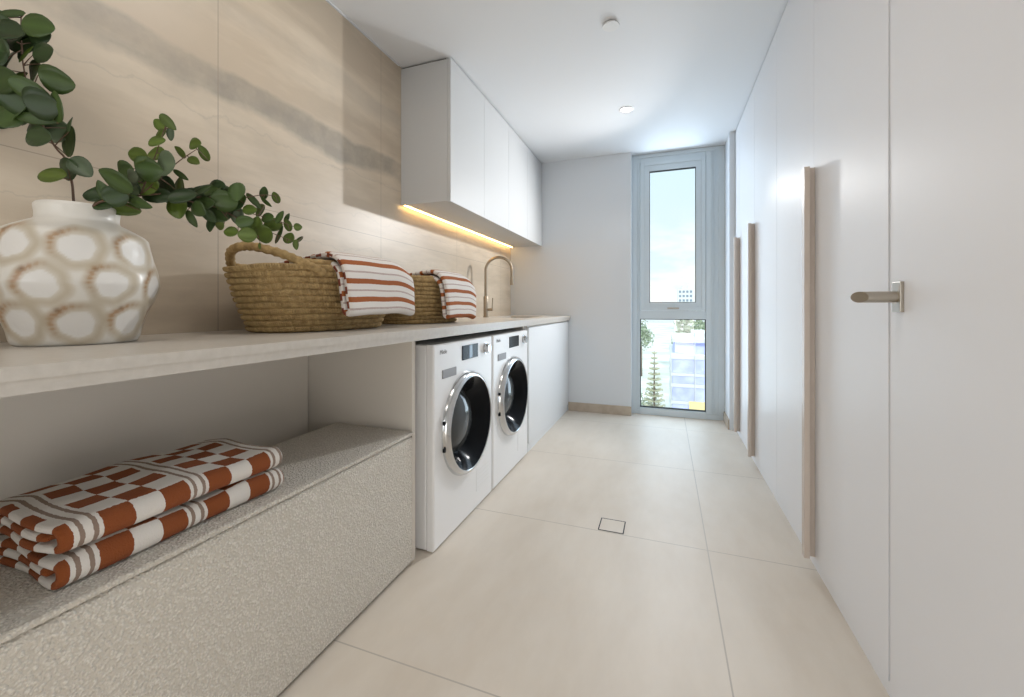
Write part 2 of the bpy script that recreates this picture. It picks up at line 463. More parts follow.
bm = bmesh.new(); frame(bm, -0.219, 0.341, 0.059, 0.881, 0.007, YW + 0.02, YW + 0.06); obj('gasket', bm, 'gasket', win)
bm = bmesh.new(); box(bm, -0.218, 0.34, YW + 0.04, YW + 0.044, 0.06, 0.88); obj('pane', bm, 'glass', win)

# ------------------------------------------------------------------ ceiling fittings
t_ = thing('downlight', 'small round recessed ceiling downlight, lit, near the window', 'light', (-0.258, 3.083, H))
bm = bmesh.new(); lathe(bm, [(0.038, -0.0012), (0.038, -0.004), (0.050, -0.004), (0.053, 0.0)], (-0.258, 3.083, H), 48, cap=False); obj('trim_ring', bm, 'plastic_white', t_, True)
bm = bmesh.new(); lathe(bm, [(0.001, -0.001), (0.038, -0.001), (0.038, -0.0005)], (-0.258, 3.083, H), 48); sub_label(obj('lens', bm, 'lamp', t_), 'glowing white lens')
d = light('SPOT', 'downlight_lamp', (-0.258, 3.083, H - 0.01), 5, (1, 0.95, 0.88), spot_size=R(110), spot_blend=0.6, shadow_soft_size=0.035); d.parent = None
t_ = thing('sprinkler_cover', 'flat round white cover plate on the ceiling above the aisle', 'ceiling cover', (-0.253, 2.125, H))
bm = bmesh.new(); lathe(bm, [(0.030, 0.0), (0.030, -0.010), (0.001, -0.010)], (-0.253, 2.125, H), 40); obj('neck', bm, 'grey_plastic', t_, 'auto')
bm = bmesh.new(); lathe(bm, [(0.001, -0.008), (0.040, -0.008), (0.041, -0.010), (0.040, -0.013), (0.001, -0.013)], (-0.253, 2.125, H), 48); obj('plate', bm, 'plastic_white', t_, 'auto')

# ------------------------------------------------------------------ floor drain
t_ = thing('floor_drain', 'square tile-insert floor drain with dark slot around it', 'drain', (-0.225, 1.932, 0))
bm = bmesh.new()
for a in ((-0.281, -0.169, 1.876, 1.881), (-0.281, -0.169, 1.983, 1.988), (-0.281, -0.276, 1.881, 1.983), (-0.174, -0.169, 1.881, 1.983)):
    box(bm, *a, 0.0002, 0.0012)
sub_label(obj('slot_frame', bm, 'dark', t_), 'dark drain slot')
obj('tile_insert', B(-0.276, -0.174, 1.881, 1.983, 0.0002, 0.0010), 'floor', t_)

# ------------------------------------------------------------------ worktop and supports
ZT = 0.907
XF = -0.85
t_ = thing('worktop', 'long pale stone worktop running over bench and machines to the end wall', 'worktop', (-1.15, 1.8, ZT))
bm = bmesh.new()
sy0, sy1, sx0, sx1 = 3.02, 3.52, -1.30, -0.99      # sink cut-out
for a in ((-1.458, XF, -0.40, sy0), (-1.458, XF, sy1, YB - 0.001), (-1.458, sx0, sy0, sy1), (sx1, XF, sy0, sy1)):
    box(bm, *a, ZT - 0.020, ZT)
obj('slab', bm, 'worktop', t_)
bm = bmesh.new(); box(bm, -0.93, XF - 0.003, -0.40, YB - 0.001, ZT - 0.041, ZT - 0.020, bev=0.0)
box(bm, -1.458, -0.93, -0.40, 2.98, ZT - 0.041, ZT - 0.020)
obj('edge_build_up', bm, 'worktop', t_)
t_ = thing('sink', 'undermounted laundry sink let into the far end of the worktop', 'sink', (-1.145, 3.27, ZT - 0.2))
bm = bmesh.new()
for a in ((sx0 - 0.008, sx0, sy0 - 0.008, sy1 + 0.008), (sx1, sx1 + 0.008, sy0 - 0.008, sy1 + 0.008), (sx0, sx1, sy0 - 0.008, sy0), (sx0, sx1, sy1, sy1 + 0.008)):
    box(bm, *a, ZT - 0.22, ZT - 0.022)
box(bm, sx0 - 0.008, sx1 + 0.008, sy0 - 0.008, sy1 + 0.008, ZT - 0.228, ZT - 0.22)
obj('basin', bm, 'nickel', t_)
bm = bmesh.new(); lathe(bm, [(0.001, 0.0), (0.04, 0.0), (0.045, 0.004), (0.03, 0.004), (0.001, 0.002)], (-1.145, 3.27, ZT - 0.22), 32); obj('waste', bm, 'chrome', t_, 'auto')

tag(obj('end_panel', B(-1.456, -0.925, 1.395, 1.418, 0, ZT - 0.042, bev=0.0008), 'panel', loc=(-1.19, 1.4065, 0)), 'beige upright panel between the bench alcove and the first laundry machine', 'panel')
tag(obj('end_panel', B(-1.456, -0.925, -0.40, -0.377, 0, ZT - 0.042, bev=0.0008), 'panel', loc=(-1.19, -0.39, 0)), 'beige upright panel closing the near end of the bench alcove', 'panel')
tag(obj('back_panel', B(-1.458, -1.447, -0.376, 1.392, 0.0, ZT - 0.042, bev=0.0008), 'panel', loc=(-1.45, 0.5, 0)), 'beige panel lining the wall of the alcove behind the bench', 'panel')
tag(obj('divider_panel', B(-1.456, -0.905, 2.684, 2.706, 0, ZT - 0.042, bev=0.0008), 'panel', loc=(-1.18, 2.695, 0)), 'grey-beige upright panel between the second machine and the base cabinet', 'panel')

# ------------------------------------------------------------------ base cabinet
t_ = thing('base_cabinet', 'white handleless base cabinet under the sink beside the machines', 'cabinet', (-1.16, 3.33, 0))
bm = bmesh.new(); box(bm, -1.455, -0.892, 2.709, 2.727, 0.06, ZT - 0.043); box(bm, -1.455, -0.892, 3.925, 3.945, 0.06, ZT - 0.043)
box(bm, -1.455, -0.892, 2.727, 3.925, 0.06, 0.078); box(bm, -1.455, -1.437, 2.727, 3.925, 0.078, ZT - 0.043); obj('body', bm, 'base_white', t_)
obj('plinth', B(-0.905, -0.878, 2.709, 3.938, 0, 0.058), 'base_white', t_)
bm = bmesh.new(); box(bm, -0.892, -0.884, 2.709, 3.945, 0.845, 0.864); obj('finger_rail', bm, 'panel', t_)
obj('door', B(-0.890, -0.870, 2.709, 3.944, 0.060, 0.850, bev=0.0012), 'base_white', t_)

# ------------------------------------------------------------------ wall cabinet
t_ = thing('wall_cabinet', 'white wall cabinet over the sink with a warm light strip beneath', 'cabinet', (-1.295, 3.0, 1.588))
ZC = 1.588
bm = bmesh.new()
box(bm, -1.458, -1.150, 2.085, 2.103, ZC, 2.388); box(bm, -1.458, -1.150, 3.925, 3.945, ZC, 2.388)
box(bm, -1.435, -1.150, 2.103, 3.925, ZC, ZC + 0.018); box(bm, -1.458, -1.150, 2.103, 3.925, 2.37, 2.388)
box(bm, -1.458, -1.45, 2.103, 3.925, ZC + 0.018, 2.37)
obj('body', bm, 'cab_white', t_)
obj('scribe', B(-1.456, -1.165, 2.095, 3.94, 2.388, 2.399), 'gap_shade', t_)  # recessed filler coloured dark for the shade in the gap under the ceiling
for k in range(4):
    ya = 2.085 + k * 0.4655
    obj('door', B(-1.149, -1.130, ya, ya + 0.4635, ZC - 0.004, 2.392, bev=0.001), 'cab_white', t_)
sub_label(obj('led_strip', B(-1.440, -1.432, 2.092, 3.92, ZC - 0.004, ZC), 'led', t_), 'glowing warm light strip')

# ------------------------------------------------------------------ wardrobe
t_ = thing('wardrobe', 'full-height white built-in wardrobe with long bronze handles on the right', 'wardrobe', (0.85, 2.5, 0))
bm = bmesh.new(); box(bm, 0.552, 1.14, 1.325, 3.757, 0.045, 2.395); obj('body', bm, 'cab_white', t_)
obj('plinth', B(0.536, 0.552, 1.325, 3.757, 0, 0.040), 'wardrobe', t_)
seams = [1.3185, 1.881, 2.443, 3.005, 3.567, 3.757]
hnd = {0: 1, 2: 1, 3: 1}
for k in range(5):
    nm = 'door' if k < 4 else 'filler_panel'
    dd = obj(nm, B(XR, 0.550, seams[k] + 0.0012, seams[k + 1] - 0.0012, 0.044, 2.392, bev=0.001), 'wardrobe', t_)
    if k in hnd:
        ye = seams[k + 1] - 0.004
        poly = [(0.5295, ye), (0.490, ye), (0.490, ye - 0.030), (0.508, ye - 0.030), (0.508, ye - 0.010), (0.5295, ye - 0.010)]
        bm = bmesh.new(); prism(bm, poly, 'z', 0.050, 1.515)
        sub_label(obj('handle', bm, 'handle', dd), 'long vertical bronze pull')

# door nearest the camera
dr = bpy.data.objects.new('door_1', None); dr.location = (0.55, 0.86, 0); COL.objects.link(dr); dr['kind'] = 'structure'
dr['label'] = 'plain white room door at right with bronze lever'; dr['category'] = 'door'
obj('leaf', B(XR - 0.004, 0.570, 0.435, 1.281, 0.008, 2.296, bev=0.004), 'wardrobe', dr)
obj('jamb', B(XR + 0.002, 0.60, 1.2845, 1.3165, 0.0, 2.398, bev=0.001), 'wardrobe', dr)
hz = 1.014
hd = obj('door_handle', B(XR - 0.012, XR - 0.004, 1.234, 1.272, hz - 0.036, hz + 0.036, bev=0.0015), 'nickel', dr)
bm = bmesh.new()
seg = 28; rr = 0.0135; yc = 1.253; ring0, ring1 = [], []
for i in range(seg):
    a = 2 * math.pi * i / seg; dy, dz = rr * math.cos(a), rr * math.sin(a)
    ring0.append(bm.verts.new((XR - 0.012, yc + dy, hz + dz)))
    ring1.append(bm.verts.new((XR - 0.083 - 1.0 * dy, yc + dy, hz + dz)))
for i in range(seg): bm.faces.new((ring0[i], ring0[(i + 1) % seg], ring1[(i + 1) % seg], ring1[i]))
bm.faces.new(ring1); bm.faces.new(ring0[::-1])
obj('lever', bm, 'nickel', hd, 'auto')

# ------------------------------------------------------------------ laundry machines
def machine(y0, label, group, first):
    y1 = y0 + 0.596; yc = (y0 + y1) / 2; XM = -0.870; zt = 0.836; zb = 0.005
    t_ = thing('laundry_machine', label, 'laundry machine', (-1.16, yc, 0), group)
    # shell without a front
    bm = bmesh.new(); box(bm, -1.44, XM - 0.034, y0, y1, zb, zt, bev=0.006)
    bm.faces.ensure_lookup_table()
    for f in list(bm.faces):
        if f.calc_center_median().x > XM - 0.0345 and f.calc_area() > 0.1: bm.faces.remove(f)
    obj('body', bm, 'machine', t_)
    # front panel with round opening
    zc = 0.455; N = 96; bm = bmesh.new(); inn, out = [], []
    ys, zs = (y1 - y0) / 2, 0
    ang = sorted([2 * math.pi * i / N for i in range(N)] + [math.atan2(z - zc, s * ys) % (2 * math.pi) for s in (-1, 1) for z in (zb, zt)])
    def edge(a):
        ca, sa = math.cos(a), math.sin(a)
        k = min((ys / abs(ca)) if abs(ca) > 1e-9 else 9, ((zt - zc) / sa) if sa > 1e-9 else ((zb - zc) / sa if sa < -1e-9 else 9))
        return (yc + k * ca, zc + k * sa)
    F0, F1, Bk, Bi = [], [], [], []
    for a in ang:
        e_ = edge(a); dy, dz = yc + (e_[0] - yc), e_[1]
        inset = lambda v, lo, hi, d: min(max(v, lo + d), hi - d)
        F1.append(bm.verts.new((XM, inset(e_[0], y0, y1, 0.005), inset(e_[1], zb, zt, 0.005))))
        F0.append(bm.verts.new((XM, yc + 0.205 * math.cos(a), zc + 0.205 * math.sin(a))))
        Bk.append(bm.verts.new((XM - 0.006, e_[0], e_[1])))
        Bi.append(bm.verts.new((XM - 0.032, e_[0], e_[1])))
    n = len(ang)
    for i in range(n):
        j = (i + 1) % n
        for A, Bq in ((F0, F1), (F1, Bk), (Bk, Bi)):
            bm.faces.new((A[i], A[j], Bq[j], Bq[i]))
    bmesh.ops.remove_doubles(bm, verts=bm.verts, dist=1e-5)
    fp = obj('front_panel', bm, 'machine', t_)
    # thin joints pressed into the front: panel line under the drawer and service flap
    obj('service_flap', B(XM - 0.0005, XM + 0.0015, y0 + 0.40, y0 + 0.565, 0.085, 0.205, bev=0.0005), 'machine', t_)
    bm = bmesh.new()
    for k in range(5): box(bm, XM - 0.0003, XM + 0.0022, y0 + 0.415, y0 + 0.55, 0.10 + k * 0.02, 0.103 + k * 0.02)
    obj('vent_ribs', bm, 'plastic_white', t_)
    # door
    dr_ = bmesh.new()
    lathe(dr_, [(0.238, 0.0), (0.237, 0.008), (0.233, 0.018), (0.226, 0.027), (0.219, 0.031), (0.213, 0.0315), (0.211, 0.030)], (XM, yc, zc), 96, 'x', cap=False)
    door = sub_label(obj('door', dr_, 'chrome', t_, 'auto'), 'chrome-ringed round glass door')
    bm = bmesh.new(); lathe(bm, [(0.212, 0.0305), (0.206, 0.027), (0.175, -0.008), (0.145, -0.050)], (XM, yc, zc), 96, 'x', cap=False)
    obj('glass_bowl', bm, 'black_gloss', door, True)
    bm = bmesh.new(); lathe(bm, [(0.146, -0.050), (0.130, -0.038), (0.100, -0.022), (0.065, -0.012), (0.02, -0.008), (0.001, -0.0078)], (XM, yc, zc), 64, 'x', cap=False)
    obj('window', bm, 'drum_window', door, True)
    for dz in (0.052, -0.060):
        bm = bmesh.new(); box(bm, XM + 0.006, XM + 0.018, yc - 0.241, yc - 0.230, zc + dz - 0.008, zc + dz + 0.008, bev=0.002)
        obj('handle_recess', bm, 'black_gloss', door)
    # controls
    dsp = obj('display', B(XM - 0.001, XM + 0.003, yc - 0.052, yc + 0.118, 0.746, 0.812, bev=0.001), 'black_gloss', t_)
    if first:
        obj('display_glint', B(XM + 0.003, XM + 0.0036, yc + 0.020, yc + 0.052, 0.749, 0.809), 'display_glint', dsp)  # blue-grey strip painting the window's reflection on the black display
    bm = bmesh.new(); lathe(bm, [(0.030, 0.0), (0.030, 0.004), (0.024, 0.005), (0.023, 0.022), (0.020, 0.025), (0.001, 0.025)], (XM, yc + 0.212, 0.779), 40, 'x', cap=False)
    dial = sub_label(obj('dial', bm, 'chrome', t_, 'auto'), 'round chrome programme dial')
    obj('pointer', B(XM + 0.025, XM + 0.0262, yc + 0.2105, yc + 0.2135, 0.781, 0.798), 'grey_plastic', dial)
    pl = bmesh.new(); box(pl, XM - 0.001, XM + 0.004, yc - 0.232, yc - 0.110, 0.690, 0.727, bev=0.003)
    obj('drawer_grip', pl, 'grey_plastic', t_)
    # raised lettering
    cu = bpy.data.curves.new('lettering', 'FONT'); cu.body = 'Miele'; cu.size = 0.026; cu.extrude = 0.0006; cu.space_character = 1.05
    tmp = bpy.data.objects.new('tmp', cu); COL.objects.link(tmp)
    me = bpy.data.meshes.new_from_object(tmp); bpy.data.objects.remove(tmp)
    me.transform(Matrix.Translation(Vector((XM + 0.0008, yc - 0.252, 0.794)) - wloc(t_)) @ Matrix.Rotation(R(90), 4, 'Z') @ Matrix.Rotation(R(90), 4, 'X'))
    me.materials.clear(); me.materials.append(M['grey_plastic'])
    lt = bpy.data.objects.new('lettering', me); COL.objects.link(lt); lt.parent = t_
    for yy in (y0 + 0.05, y1 - 0.05):
        for xx in (-1.38, -0.95):
            bm = bmesh.new(); lathe(bm, [(0.018, 0.0), (0.022, 0.004), (0.022, 0.007)], (xx, yy, 0), 20); obj('foot', bm, 'dark', t_)
    return t_
M['display_glint'] = mat('display_glint', (0.10, 0.15, 0.21), 0.15)
machine(1.466, 'white front-loading laundry machine next to the bench, nearer of the two', 'laundry machines under the worktop', True)
machine(2.082, 'white front-loading laundry machine next to the base cabinet, farther of the two', 'laundry machines under the worktop', False)

# ------------------------------------------------------------------ tap
t_ = thing('kitchen_tap', 'tall brushed bronze gooseneck tap at the far end of the worktop', 'tap', (-1.36, 3.10, ZT))
bm = bmesh.new(); lathe(bm, [(0.024, 0.0), (0.024, 0.004), (0.019, 0.006), (0.019, 0.165), (0.016, 0.170), (0.012, 0.172)], (-1.36, 3.10, ZT), 32); obj('body', bm, 'bronze', t_, 'auto')
pts = [(-1.36, 3.10, ZT + 0.165), (-1.36, 3.10, ZT + 0.28), (-1.36, 3.10, ZT + 0.375)]
ca = Vector((-1.255, 3.117, ZT + 0.375)); ra = 0.1065
for k in range(1, 25):
    a = math.pi - math.pi * k / 24
    pts.append((ca.x + ra * math.cos(a), ca.y + 0.017 * math.cos(a), ca.z + ra * math.sin(a)))
pts += [(-1.149, 3.134, ZT + 0.33), (-1.149, 3.134, ZT + 0.262)]
bm = bmesh.new(); tube(bm, pts, 0.0115, 16); obj('spout', bm, 'bronze', t_, 'auto')
bm = bmesh.new(); tube(bm, [(-1.149, 3.134, ZT + 0.30), (-1.149, 3.134, ZT + 0.258)], 0.0135, 16); obj('nozzle', bm, 'bronze', t_, 'auto')
bm = bmesh.new(); tube(bm, [(-1.342, 3.10, ZT + 0.062), (-1.300, 3.10, ZT + 0.062)], 0.011, 14); tube(bm, [(-1.305, 3.10, ZT + 0.06), (-1.300, 3.10, ZT + 0.155)], 0.0045, 10)
obj('lever', bm, 'bronze', t_, 'auto')

# ------------------------------------------------------------------ bench
t_ = thing('bench', 'long cream boucle storage bench in the alcove under the worktop', 'bench', (-1.1, 0.6, 0))
def soft_box(x0, x1, y0, y1, z0, z1, bev, cuts=0.02):
    bm = bmesh.new(); box(bm, x0, x1, y0, y1, z0, z1, bev=bev, seg=4)
    return bm
obj('base', soft_box(-1.285, -0.909, -0.30, 1.385, 0.007, 0.4955, 0.018), 'boucle', t_, 'auto')
obj('lid', soft_box(-1.285, -0.909, -0.30, 1.385, 0.4965, 0.509, 0.005), 'boucle', t_, 'auto')
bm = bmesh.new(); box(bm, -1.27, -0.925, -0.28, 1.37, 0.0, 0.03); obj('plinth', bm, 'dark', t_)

# ------------------------------------------------------------------ folded cloth
def ribbon(path, thick, y0, y1, ny, warp, m, m_end, s0=0.0, vfun=None, rnd_end=0.005):
    """sheet of cloth: path is [(x,z)] in the cross-section, run along y; uv = (path length, y)"""
    pts = [Vector((p[0], p[1])) for p in path]; n = len(pts)
    s = [s0]
    for a, b_ in zip(pts, pts[1:]): s.append(s[-1] + (b_ - a).length)
    nor = []
    for i in range(n):
        t = (pts[min(i + 1, n - 1)] - pts[max(i - 1, 0)]).normalized(); nor.append(Vector((-t.y, t.x)))
    def section(th):
        q = []
        for i in range(n):
            k = th / 2
            if i in (0, n - 1): k *= 0.55
            q.append((pts[i] + nor[i] * k, s[i]))
        for i in reversed(range(n)):
            k = th / 2
            if i in (0, n - 1): k *= 0.55
            q.append((pts[i] - nor[i] * k, s[i]))
        return q
    ysl = [(y0, 0.45), (y0 + rnd_end * 0.35, 0.80), (y0 + rnd_end, 1.0)] + [(y0 + rnd_end + (y1 - y0 - 2 * rnd_end) * k / ny, 1.0) for k in range(1, ny + 1)] + [(y1 - rnd_end * 0.35, 0.80), (y1, 0.45)]
    bm = bmesh.new(); uvl = bm.loops.layers.uv.new('UVMap'); rings = []
    for y, f in ysl:
        rings.append([(bm.verts.new(warp(p.x, y, p.y)), (ss, y)) for p, ss in section(thick * f)])
    k = len(rings[0])
    for A, Bq in zip(rings, rings[1:]):
        for i in range(k):
            j = (i + 1) % k
            q = (A[i], A[j], Bq[j], Bq[i])
            f = bm.faces.new([v for v, _ in q]); f.smooth = True
            for lp, (_, uv) in zip(f.loops, q): lp[uvl].uv = uv
    for A in (rings[0], rings[-1]):
        for i in range(n - 1):
            q = (A[i], A[i + 1], A[k - 2 - i], A[k - 1 - i])
            f = bm.faces.new([v for v, _ in q]); f.smooth = True; f.material_index = 1 if m_end != m else 0
            for lp, (_, uv) in zip(f.loops, q): lp[uvl].uv = (uv[0], uv[1])
    return bm
def arc(cx, cz, r, a0, a1, n):
    return [(cx + r * math.cos(R(a0 + (a1 - a0) * k / n)), cz + r * math.sin(R(a0 + (a1 - a0) * k / n))) for k in range(n + 1)]
def lin(a, b_, n):
    return [(a[0] + (b_[0] - a[0]) * k / n, a[1] + (b_[1] - a[1]) * k / n) for k in range(n)]

def checked_towel(name, zbase, y0, y1, xf, xb, hgt, label, seed):
    t = 0.0155; r1 = (hgt - t) / 2; zc = zbase + hgt / 2
    s0 = 0.047 * 9.5 - ((xf - hgt / 2) - (xb + 0.012)) - math.pi * r1 / 2
    p = lin((xb + 0.012, zbase + t / 2), (xf - hgt / 2, zbase + t / 2), 14)
    p += arc(xf - hgt / 2, zc, r1, -90, 90, 14)
    p += lin((xf - hgt / 2 - 0.01, zbase + hgt - t / 2), (xb + 0.020, zbase + hgt - t / 2), 18)
    r2 = (hgt - t) / 4
    p += arc(xb + 0.022, zbase + hgt - t / 2 - r2, r2, 90, 270, 8)
    p += lin((xb + 0.03, zc), (xf - hgt / 2 + 0.002, zc), 14)
    rr_ = random.Random(seed); ph = [rr_.uniform(0, 6.28) for _ in range(6)]
    def warp(x, y, z):
        k = (z - zbase) / hgt; u = (x - xb) / (xf - xb)
        dz = 0.0022 * math.sin(26 * y + ph[0]) * k + 0.002 * math.sin(31 * x + 17 * y + ph[1]) * k
        dz += -0.012 * k * max(0, 1 - u / 0.35) - 0.004 * k * max(0, (y0 + 0.05 - y) / 0.05)
        dx = 0.003 * math.sin(19 * y + ph[2]) * u + 0.002 * math.sin(47 * y + ph[3]) * k
        dy = 0.005 * math.sin(24 * x + ph[4]) + 0.004 * (k - .5) * math.sin(40 * x + ph[5])
        return (x + dx, y + dy, z + max(dz, -0.02 * k))
    bm = ribbon(p, t, y0, y1, 60, warp, 'checked', 'checked', s0)
    return tag(obj(name, bm, 'checked', loc=((xf + xb) / 2, (y0 + y1) / 2, zbase)), label, 'towel', 'checked towels on the bench')
checked_towel('folded_towel', 0.5105, 0.400, 0.838, -0.950, -1.258, 0.050, 'folded rust and white checked towel lying directly on the boucle bench', 1)
checked_towel('folded_towel', 0.5660, 0.398, 0.830, -0.954, -1.262, 0.052, 'folded rust and white checked towel on top of the bench stack', 5)

# ------------------------------------------------------------------ baskets
def basket(cx, cy, a0, b0, a1, b1, hgt, label, handle_end):
    t_ = thing('woven_basket', label, 'basket', (cx, cy, ZT), 'woven baskets on the worktop')
    NA, rows, per = 840, 11, 10
    bm = bmesh.new(); tl = bm.verts.layers.float_color.new('stitch')
    def sec(f, th, inset=0.0):
        a = a0 + (a1 - a0) * f ** 0.85 - inset; b_ = b0 + (b1 - b0) * f ** 0.85 - inset
        e = 2 / 2.6
        c_, s_ = math.cos(th), math.sin(th)
        return (b_ * math.copysign(abs(c_) ** e, c_), a * math.copysign(abs(s_) ** e, s_))
    rings = []
    nr = rows * per
    for k in range(nr + 1):
        f = k / nr; ring = []
        row = min(int(f * rows), rows - 1); fr_ = f * rows - row
        rib = 0.0135 * max(0.0, 1 - abs(2 * fr_ - 1) ** 3.2) ** 0.6
        lift_f = f
        for i in range(NA):
            th = 2 * math.pi * i / NA
            x, y = sec(f, th)
            n_ = Vector((x / b1 ** 2, y / a1 ** 2)).normalized()
            sp_ = (th * 84 + row * 1.7 + fr_ * 1.1); st = abs(math.sin(sp_)); hsh = math.sin(math.floor(sp_ / math.pi) * 12.9898 + row * 78.233) * 43758.5453; hsh -= math.floor(hsh)
            wob = 0.0016 * math.sin(5 * th + row * 2.1) + 0.0012 * math.sin(11 * th + row)
            d = rib * (0.52 + 0.48 * st ** 0.5) * (0.88 + 0.16 * hsh) + wob
            zz_ = f * hgt + f * 0.012 * math.cos(2 * th + 0.6) * 0.5 + 0.0015 * math.sin(7 * th + row) * f
            ring.append(bm.verts.new((cx + x + n_.x * d, cy + y + n_.y * d, ZT + 0.001 + zz_))); ring[-1][tl] = (hsh, hsh, hsh, 1)
        rings.append(ring)
    for k in range(12):                                    # inside wall
        f = 1 - k / 11 * 0.92; ring = []
        for i in range(NA):
            th = 2 * math.pi * i / NA; x, y = sec(f, th, 0.008)
            zz_ = f * hgt + f * 0.012 * math.cos(2 * th + 0.6) * 0.5
            ring.append(bm.verts.new((cx + x, cy + y, ZT + zz_))); ring[-1][tl] = (0.4, 0.4, 0.4, 1)
        rings.append(ring)
    for A, Bq in zip(rings, rings[1:]):
        for i in range(NA): bm.faces.new((A[i], A[(i + 1) % NA], Bq[(i + 1) % NA], Bq[i]))
    bm.faces.new(rings[0][::-1]); bm.faces.new(rings[-1])
    obj('body', bm, 'seagrass', t_, True)
    if handle_end:
        zr = ZT + hgt
        pts = smooth_path([(cx - b1 * 0.82, cy - a1 * 0.70, zr - 0.055), (cx - b1 * 0.80, cy - a1 * 0.76, zr + 0.005), (cx - b1 * 0.55, cy - a1 * 0.86, zr + 0.048), (cx - b1 * 0.10, cy - a1 * 0.88, zr + 0.060), (cx + b1 * 0.45, cy - a1 * 0.80, zr + 0.038), (cx + b1 * 0.86, cy - a1 * 0.70, zr + 0.004), (cx + b1 * 0.98, cy - a1 * 0.52, zr - 0.022)], 12)
        rs = [0.0135 + 0.0018 * math.sin(i * 1.9) for i in range(len(pts))]
        hb = bmesh.new(); tube(hb, pts, rs, 14); obj('handle', hb, 'seagrass', t_, True)
        # extra coil that finishes the rim between the handle's feet
        pr = []
        for k in range(90):
            th = R(-62) + R(304 - 62) * k / 89 if False else R(-38 + 256 * k / 89)
            x, y = sec(1.0, th, 0.003)
            pr.append((cx + x, cy + y, zr + 0.006 * math.cos(2 * th + 0.6) + 0.008))
        hb = bmesh.new(); tube(hb, pr, [0.0095 + 0.0012 * math.sin(i * 2.2) for i in range(90)], 10); obj('rim_coil', hb, 'seagrass', t_, True)
    else:
        pr = []
        for k in range(121):
            th = 2 * math.pi * k / 120; x, y = sec(1.0, th, 0.003)
            pr.append((cx + x, cy + y, zr_(hgt) + 0.006 * math.cos(2 * th + 0.6) + 0.004))
        hb = bmesh.new(); tube(hb, pr, [0.0095 + 0.0012 * math.sin(i * 2.2) for i in range(121)], 10); obj('rim_coil', hb, 'seagrass', t_, True)
    return t_
def zr_(h): return ZT + h
basket(-1.215, 1.235, 0.250, 0.130, 0.325, 0.180, 0.215, 'woven seagrass basket with arched handle next to the white vase', True)
basket(-1.225, 1.925, 0.245, 0.130, 0.315, 0.172, 0.215, 'woven seagrass basket between the handled basket and the tap', False)

def draped_towel(cx, b1, y0, y1, zb, ztop, label, seed, ends, twist):
    """thick folded towel laid over the front rim; two sheets joined by the fold at the lower edge"""
    xr = cx + b1                                            # rim
    t = 0.020; gap = 0.024
    xo = xr + 0.058; xi = xo - gap
    zc = ztop - 0.055
    p = lin((cx - 0.10, ztop - 0.030), (xo - 0.085, ztop + 0.002), 10)
    # outer sheet over the top and down
    p += [(xo - 0.085 + 0.075 * math.sin(R(a)), ztop + 0.002 - 0.075 * (1 - math.cos(R(a)))) for a in range(0, 86, 8)]
    p += lin((xo - 0.008, ztop - 0.075), (xo, zb + gap / 2 + 0.004), 18)
    p += arc(xo - gap / 2, zb + gap / 2, gap / 2, 0, -180, 8)
    p += lin((xi, zb + gap / 2 + 0.008), (xi - 0.008, ztop - 0.085), 14)
    p += [(xi - 0.008 - 0.060 * (1 - math.cos(R(a))), ztop - 0.085 + 0.060 * math.sin(R(a))) for a in range(10, 91, 10)]
    p += lin((xi - 0.075, ztop - 0.026), (cx - 0.05, ztop - 0.052), 8)
    rr_ = random.Random(seed); ph = [rr_.uniform(0, 6.28) for _ in range(6)]
    def warp(x, y, z):
        v = (y - y0) / (y1 - y0); h = (ztop - z) / (ztop - zb)
        dz = -0.030 * max(0, v - 0.62) ** 2 / 0.145 * (1 - 0.55 * h) + 0.003 * math.sin(9 * y + ph[0]) + 0.001 * math.sin(30 * y + ph[1])
        dx = 0.006 * math.sin(11 * y + ph[2]) * h - twist * (v - 0.2) * h - 0.035 * max(0, v - 0.85) * (1 - h * .5)
        dy = 0.006 * math.sin(14 * z + ph[3]) - 0.012 * h * (1 - v) * 0 + 0.020 * h * v + 0.018 * h * (1 - v)
        return (x + dx, y + dy, z + dz)
    bm = ribbon(p, t, y0, y1, 40, warp, 'striped', ends, 0.0, rnd_end=0.012)
    return tag(obj('draped_towel', bm, ['striped', ends], loc=(xr, (y0 + y1) / 2, zb)), label, 'towel', 'striped towels over the baskets')
draped_towel(-1.215, 0.180, 1.085, 1.500, 0.972, 1.168, 'rust and white striped towel draped over the basket with the handle', 3, 'checked_end', 0.02)
draped_towel(-1.225, 0.175, 1.770, 2.140, 0.942, 1.162, 'rust and white striped towel draped over the basket next to the tap', 9, 'striped', 0.02)

# ------------------------------------------------------------------ vase
VX, VY = -1.277, 0.565
prof = [(0.001, 0.0), (0.088, 0.0), (0.094, 0.003), (0.0985, 0.012), (0.109, 0.050), (0.121, 0.092), (0.131, 0.124), (0.1335, 0.135), (0.1325, 0.148), (0.126, 0.190), (0.119, 0.228), (0.1155, 0.242), (0.108, 0.251), (0.092, 0.262), (0.076, 0.272), (0.066, 0.278), (0.064, 0.283), (0.064, 0.292), (0.0655, 0.306), (0.0655, 0.311), (0.063, 0.315), (0.059, 0.314), (0.057, 0.306), (0.056, 0.280), (0.07, 0.265), (0.10, 0.20), (0.10, 0.10), (0.08, 0.02), (0.001, 0.02)]
fine = []
for (r0, h0), (r1, h1) in zip(prof, prof[1:]):
    k = max(1, int(math.hypot(r1 - r0, h1 - h0) / 0.004))
    fine += [(r0 + (r1 - r0) * i / k, h0 + (h1 - h0) * i / k) for i in range(k)]
fine.append(prof[-1])
fine = [(r * 1.09, h) for r, h in fine]
t_ = tag(obj('vase', bmesh.new(), 'vase', loc=(VX, VY, ZT)), 'squat cream ceramic vase with beige and brown ring pattern', 'vase')
bm = bmesh.new(); NS = 260
cl = bm.verts.layers.float_color.new('glaze')
rings = lathe(bm, fine, (VX, VY, ZT), NS, cap=False)
